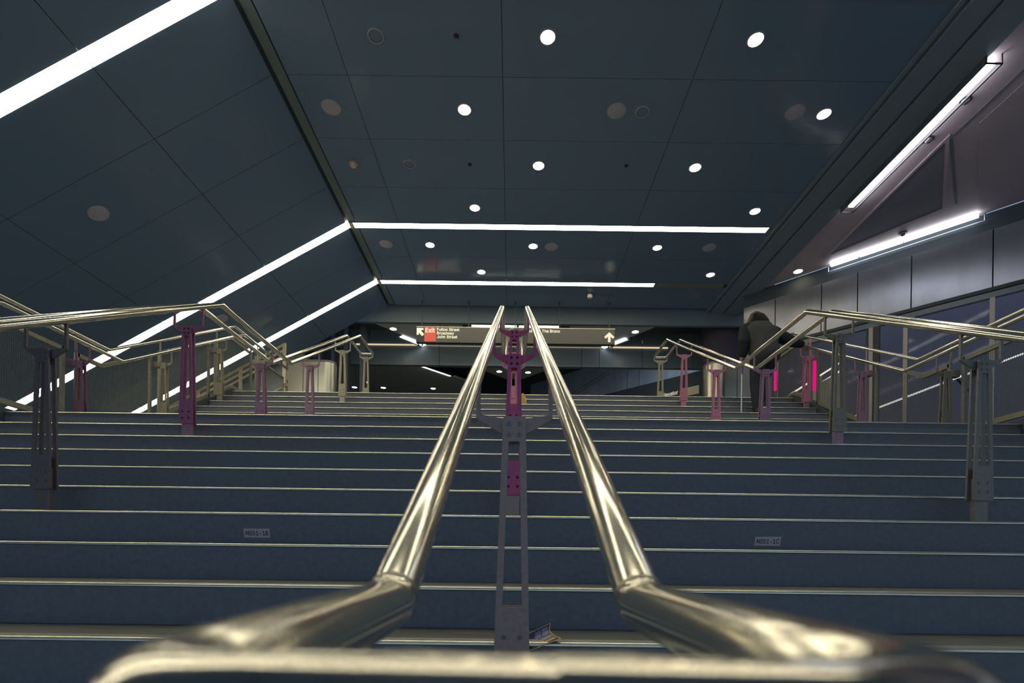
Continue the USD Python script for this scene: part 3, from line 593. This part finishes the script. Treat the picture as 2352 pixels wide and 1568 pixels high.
# ---------------------------------------------------------------- small things
def riser_tag(x, z, text, skew, label):
    y = nose(7)[0] + .0118
    h, w = .047, .135
    t = thing('riser_tag', label, 'label', (x, y, z))
    part(t, 'paper', extr_y(Polygon([(x - w / 2 - skew, z + h), (x + w / 2 - skew, z + h + .001), (x + w / 2 + skew, z), (x - w / 2 + skew, z + .001)]), y - .0012, y), 'tag')
    tx = words(text, .022, x - w / 2 + .008, y - .0011, z + .0125, .0006, True, w - .016); v = np.array(tx.vertices); v[:, 0] -= skew * 2 / h * (v[:, 2] - z - h / 2); tx.vertices = v
    part(t, 'lettering', tx, 'tagink')
riser_tag(-1.325, 1.045 - .022, 'NS51-1B', .003, 'small pinkish paper tag lettered NS51-1B on a riser at left')
riser_tag(1.335, 1.035 - .022, 'NS51-1C', -.003, 'small pinkish paper tag lettered NS51-1C on a riser at right')

# crumpled card on the step beside the first middle post
fl = thing('flyer', 'curled dark printed card with yellow border beside the first middle post', 'paper', (.11, 1.74, .66))
A, B, C, D = (np.array(p) for p in ((.066, 1.80, .680), (.146, 1.84, .712), (.176, 1.735, .675), (.064, 1.70, .636)))
def card(u, v, off=0.0):
    top, bot = A + (B - A) * u, D + (C - D) * u
    p = top + (bot - top) * v
    p = p + np.array([-.016 * math.sin(math.pi * v) * u, .018 * math.sin(math.pi * v), -.010 * math.sin(math.pi * v)])
    return p + np.array([0, -1, .6]) * off
def card_patch(u0, u1, v0, v1, off, th=.0006):
    n, m_ = 8, 10; us, vs = np.linspace(u0, u1, n), np.linspace(v0, v1, m_)
    a = np.array([card(u, v, off) for v in vs for u in us]); b = np.array([card(u, v, off - th) for v in vs for u in us]); N = len(a); f = []
    for j in range(m_ - 1):
        for i in range(n - 1):
            q = [j * n + i, j * n + i + 1, (j + 1) * n + i + 1, (j + 1) * n + i]
            f += [[q[0], q[2], q[1]], [q[0], q[3], q[2]], [N + q[0], N + q[1], N + q[2]], [N + q[0], N + q[2], N + q[3]]]
    ring = [i for i in range(n)] + [j * n + n - 1 for j in range(1, m_)] + [(m_ - 1) * n + i for i in range(n - 2, -1, -1)] + [j * n for j in range(m_ - 2, 0, -1)]
    for i, k in enumerate(ring): l = ring[(i + 1) % len(ring)]; f += [[k, l, N + l], [k, N + l, N + k]]
    t = trimesh.Trimesh(np.vstack([a, b]), f, process=False); t.fix_normals(); return t
part(fl, 'sheet', card_patch(0, 1, 0, 1, 0), 'print', smooth=40)
part(fl, 'border', [card_patch(0, 1, 0, .025, .0008), card_patch(.965, 1, 0, 1, .0008), card_patch(0, 1, .975, 1, .0008)], 'yellow', 'yellow printed edge')
for a in ((.28, .56, .12, .52), (.60, .90, .10, .52)): part(fl, 'print_block', card_patch(*a, .0009), 'printblue')
part(fl, 'print_block', card_patch(.30, .93, .56, .72, .0009), 'printlilac'); part(fl, 'print_block', card_patch(.45, .92, .78, .88, .0009), 'yellow'); part(fl, 'print_block', card_patch(.14, .30, .76, .88, .0009), 'cream')
yf_ = thing('flyer', 'folded yellow paper on the upper flight behind the middle posts', 'paper', (.12, 7.72, R_ * 19))
z_ = step_z(7.72)
part(yf_, 'sheet', hexa([(.02, 7.70, z_), (.20, 7.70, z_), (.20, 7.703, z_), (.02, 7.703, z_)], [(.03, 7.76, z_ + .22), (.16, 7.76, z_ + .24), (.16, 7.763, z_ + .24), (.03, 7.763, z_ + .22)]), 'yellow'); part(yf_, 'fold', hexa([(.20, 7.70, z_), (.21, 7.66, z_), (.212, 7.66, z_), (.202, 7.702, z_)], [(.16, 7.76, z_ + .24), (.20, 7.72, z_ + .15), (.202, 7.72, z_ + .15), (.162, 7.762, z_ + .24)]), 'yellow')

# ---------------------------------------------------------------- the person climbing the upper flight
PX, PY = 3.62, 7.26; PZ = step_z(PY + .1)
def limb(js):
    out = None
    for (a, ra), (b, rb) in zip(js, js[1:]):
        h_ = (m3.Manifold.sphere(ra, 20).translate(a) + m3.Manifold.sphere(rb, 20).translate(b)).hull()
        out = h_ if out is None else out + h_
    return out
def skin_of(m_, edge=.018, it=12):
    m_ = m_.refine_to_length(edge).to_mesh(); t = trimesh.Trimesh(m_.vert_properties[:, :3], m_.tri_verts); trimesh.smoothing.filter_taubin(t, iterations=it)
    t.apply_translation([PX, PY, PZ]); return t
J = dict(hl=(-.09, .06, .86), hr=(.09, .08, .86), kl=(-.10, .13, .46), kr=(.10, .33, .60), al=(-.10, .07, .09), ar=(.11, .36, .255), tl=(-.11, .20, .035), tr=(.12, .49, .20),
         waist=(0, .13, 1.0), chest=(0, .26, 1.20), shl=(-.185, .27, 1.30), shr=(.185, .27, 1.28), neck=(-.01, .37, 1.36), head=(-.02, .45, 1.43),
         el=(-.285, .12, 1.06), wl=(-.285, .15, .86), er=(.43, .16, 1.10), wr=(.60, .19, 1.065))
g_ = lambda k: tuple(map(float, J[k]))
def fingers(w, d, side):
    """palm and five fingers curled round what the hand holds"""
    w, d = np.array(w, float), np.array(d, float); d /= np.linalg.norm(d); s = np.array(side, float); s -= d * (s @ d); s /= np.linalg.norm(s); n_ = np.cross(d, s)
    out = (m3.Manifold.sphere(.02, 12).translate(tuple(w + s * .02)) + m3.Manifold.sphere(.02, 12).translate(tuple(w - s * .02)) + m3.Manifold.sphere(.017, 12).translate(tuple(w + d * .075 + s * .026)) + m3.Manifold.sphere(.017, 12).translate(tuple(w + d * .075 - s * .026))).hull()
    for k, (o, ln) in enumerate(((.031, .030), (.0105, .034), (-.0105, .032), (-.031, .025))):
        b = w + d * .08 + s * o; c_ = b + d * ln + n_ * -.012; e = c_ + d * .006 - n_ * ln * .9; f_ = e - d * ln * .6 - n_ * .006
        out += limb([(tuple(b), .0095), (tuple(c_), .009), (tuple(e), .0085), (tuple(f_), .008)])
    b = w + d * .03 + s * .032; out += limb([(tuple(b), .012), (tuple(b + d * .03 + s * .015 - n_ * .018), .0105), (tuple(b + d * .05 - n_ * .042), .009)])
    return out
body = limb([(g_('hl'), .085), (g_('kl'), .055), (g_('al'), .038)]) + limb([(g_('hr'), .085), (g_('kr'), .055), (g_('ar'), .038)]) + limb([(g_('al'), .04), (g_('tl'), .03)]) + limb([(g_('ar'), .04), (g_('tr'), .03)])
body += (m3.Manifold.sphere(.11, 24).translate(g_('hl')) + m3.Manifold.sphere(.11, 24).translate(g_('hr')) + m3.Manifold.sphere(.115, 24).translate(g_('waist'))).hull()
body += (m3.Manifold.sphere(.115, 24).translate(g_('waist')) + m3.Manifold.sphere(.12, 24).translate((-.07, .25, 1.2)) + m3.Manifold.sphere(.12, 24).translate((.07, .25, 1.2))).hull()
body += (m3.Manifold.sphere(.12, 24).translate((-.07, .25, 1.2)) + m3.Manifold.sphere(.12, 24).translate((.07, .25, 1.2)) + m3.Manifold.sphere(.06, 24).translate(g_('shl')) + m3.Manifold.sphere(.06, 24).translate(g_('shr'))).hull()
body += limb([((0, .29, 1.29), .07), (g_('neck'), .055), (g_('head'), .06)])
body += (m3.Manifold.sphere(.088, 24).translate(g_('head')) + m3.Manifold.sphere(.075, 24).translate((-.02, .50, 1.40)) + m3.Manifold.sphere(.045, 20).translate((-.02, .535, 1.335))).hull()
body += limb([((-.02, .575, 1.40), .014), ((-.02, .592, 1.375), .013)]) + m3.Manifold.sphere(.02, 12).scale((.5, 1, 1.3)).translate((-.105, .455, 1.40)) + m3.Manifold.sphere(.02, 12).scale((.5, 1, 1.3)).translate((.065, .455, 1.40))
body += limb([(g_('shl'), .055), (g_('el'), .042), (g_('wl'), .028)]) + limb([(g_('shr'), .055), (g_('er'), .042), (g_('wr'), .028)])
body += fingers(J['wl'], (0.0, .12, -1), (1, 0, 0)) + fingers(J['wr'], (1, .1, -.25), (0, 1, 0))
pe = thing('person', 'stooped person in a dark hooded jacket climbing the upper stairs with a cane', 'person', (PX, PY, PZ))
part(pe, 'body', skin_of(body, .014, 8), 'skin', smooth=True)
jk = (m3.Manifold.sphere(.155, 24).translate((-.06, .06, .88)) + m3.Manifold.sphere(.145, 24).translate((.07, .07, .88)) + m3.Manifold.sphere(.165, 24).translate((-.05, .15, 1.03)) + m3.Manifold.sphere(.155, 24).translate((.05, .15, 1.03))).hull()
jk += (m3.Manifold.sphere(.165, 24).translate((-.05, .15, 1.03)) + m3.Manifold.sphere(.155, 24).translate((.05, .15, 1.03)) + m3.Manifold.sphere(.155, 24).translate((-.13, .25, 1.22)) + m3.Manifold.sphere(.155, 24).translate((.13, .25, 1.22)) + m3.Manifold.sphere(.085, 24).translate((-.16, .27, 1.30)) + m3.Manifold.sphere(.085, 24).translate((.19, .27, 1.27))).hull()
part(pe, 'jacket', skin_of(jk, .02, 14), 'jacket', smooth=True)
part(pe, 'sleeve', skin_of(limb([(g_('shl'), .102), (g_('el'), .078), ((-.285, .145, .90), .058)]), .02, 12), 'sleeve', smooth=True); part(pe, 'sleeve', skin_of(limb([(g_('shr'), .102), (g_('er'), .078), ((.575, .185, 1.075), .054)]), .02, 12), 'sleeve', smooth=True)
hd = (m3.Manifold.sphere(.10, 24).translate((-.10, .28, 1.33)) + m3.Manifold.sphere(.11, 24).translate((.10, .29, 1.34)) + m3.Manifold.sphere(.08, 24).translate((.0, .33, 1.39))).hull()
part(pe, 'hood', skin_of(hd, .02, 10), 'hood', 'soft hood folded at the neck', smooth=True)
part(pe, 'fur_trim', skin_of(limb([((-.17, .24, 1.40), .020), ((-.13, .28, 1.48), .022), ((-.09, .31, 1.55), .024), ((-.02, .34, 1.60), .022), ((.05, .36, 1.61), .016)]), .012, 6), 'fur', 'brownish edge of the hood', smooth=True)
part(pe, 'hair', skin_of((m3.Manifold.sphere(.112, 24).translate((.05, .38, 1.50)) + m3.Manifold.sphere(.09, 24).translate((.10, .35, 1.45)) + m3.Manifold.sphere(.09, 24).translate((-.02, .42, 1.43))).hull(), .02, 8), 'hair', smooth=True)
tr = limb([((-.09, .06, .88), .125), (g_('kl'), .082), ((-.10, .075, .10), .066)]) + limb([((.09, .08, .88), .125), (g_('kr'), .084), ((.11, .36, .27), .066)])
part(pe, 'trousers', skin_of(tr, .02, 12), 'trousers', smooth=True)
for a, b, z0_ in ((J['al'], J['tl'], 0.0), (J['ar'], J['tr'], .165)):
    a, b = np.array(a), np.array(b)
    sh = (m3.Manifold.sphere(.046, 16).translate((a[0], a[1] - .03, z0_ + .062)) + m3.Manifold.sphere(.044, 16).translate((a[0], a[1] + .05, z0_ + .060)) + m3.Manifold.sphere(.038, 16).translate((b[0], b[1], z0_ + .055))).hull()
    s_ = part(pe, 'shoe', skin_of(sh, .015, 6), 'shoe', smooth=True)
    so_ = extr_z(Polygon([(a[0] - .045, a[1] - .075), (a[0] + .045, a[1] - .075), (b[0] + .045, b[1] + .02), (b[0] + .02, b[1] + .045), (b[0] - .02, b[1] + .045), (b[0] - .045, b[1] + .02)]), z0_, z0_ + .022); so_.apply_translation([PX, PY, PZ])
    part(s_, 'sole', so_, 'sole', 'pale sole')
cn = thing('cane', 'pale walking cane with a dark handle in the left hand of the climbing person', 'cane', (PX - .285, PY + .17, PZ))
cx_, cy_ = PX - .285, PY + .17
part(cn, 'shaft', tube([(cx_, cy_, PZ + .02), (cx_, cy_, PZ + .62)], .011, 14), 'cane', smooth=40); part(cn, 'upper_shaft', tube([(cx_, cy_, PZ + .62), (cx_, cy_, PZ + .80)], .014, 14), 'bolt', smooth=40)
part(cn, 'handle', tube(fillet([(cx_, cy_, PZ + .80), (cx_, cy_, PZ + .815), (cx_, cy_ - .06, PZ + .82), (cx_, cy_ + .05, PZ + .83)], .01), .013, 12), 'shoe', smooth=40); part(cn, 'tip', tube([(cx_, cy_, PZ), (cx_, cy_, PZ + .035)], .017, 14), 'ring', smooth=40)
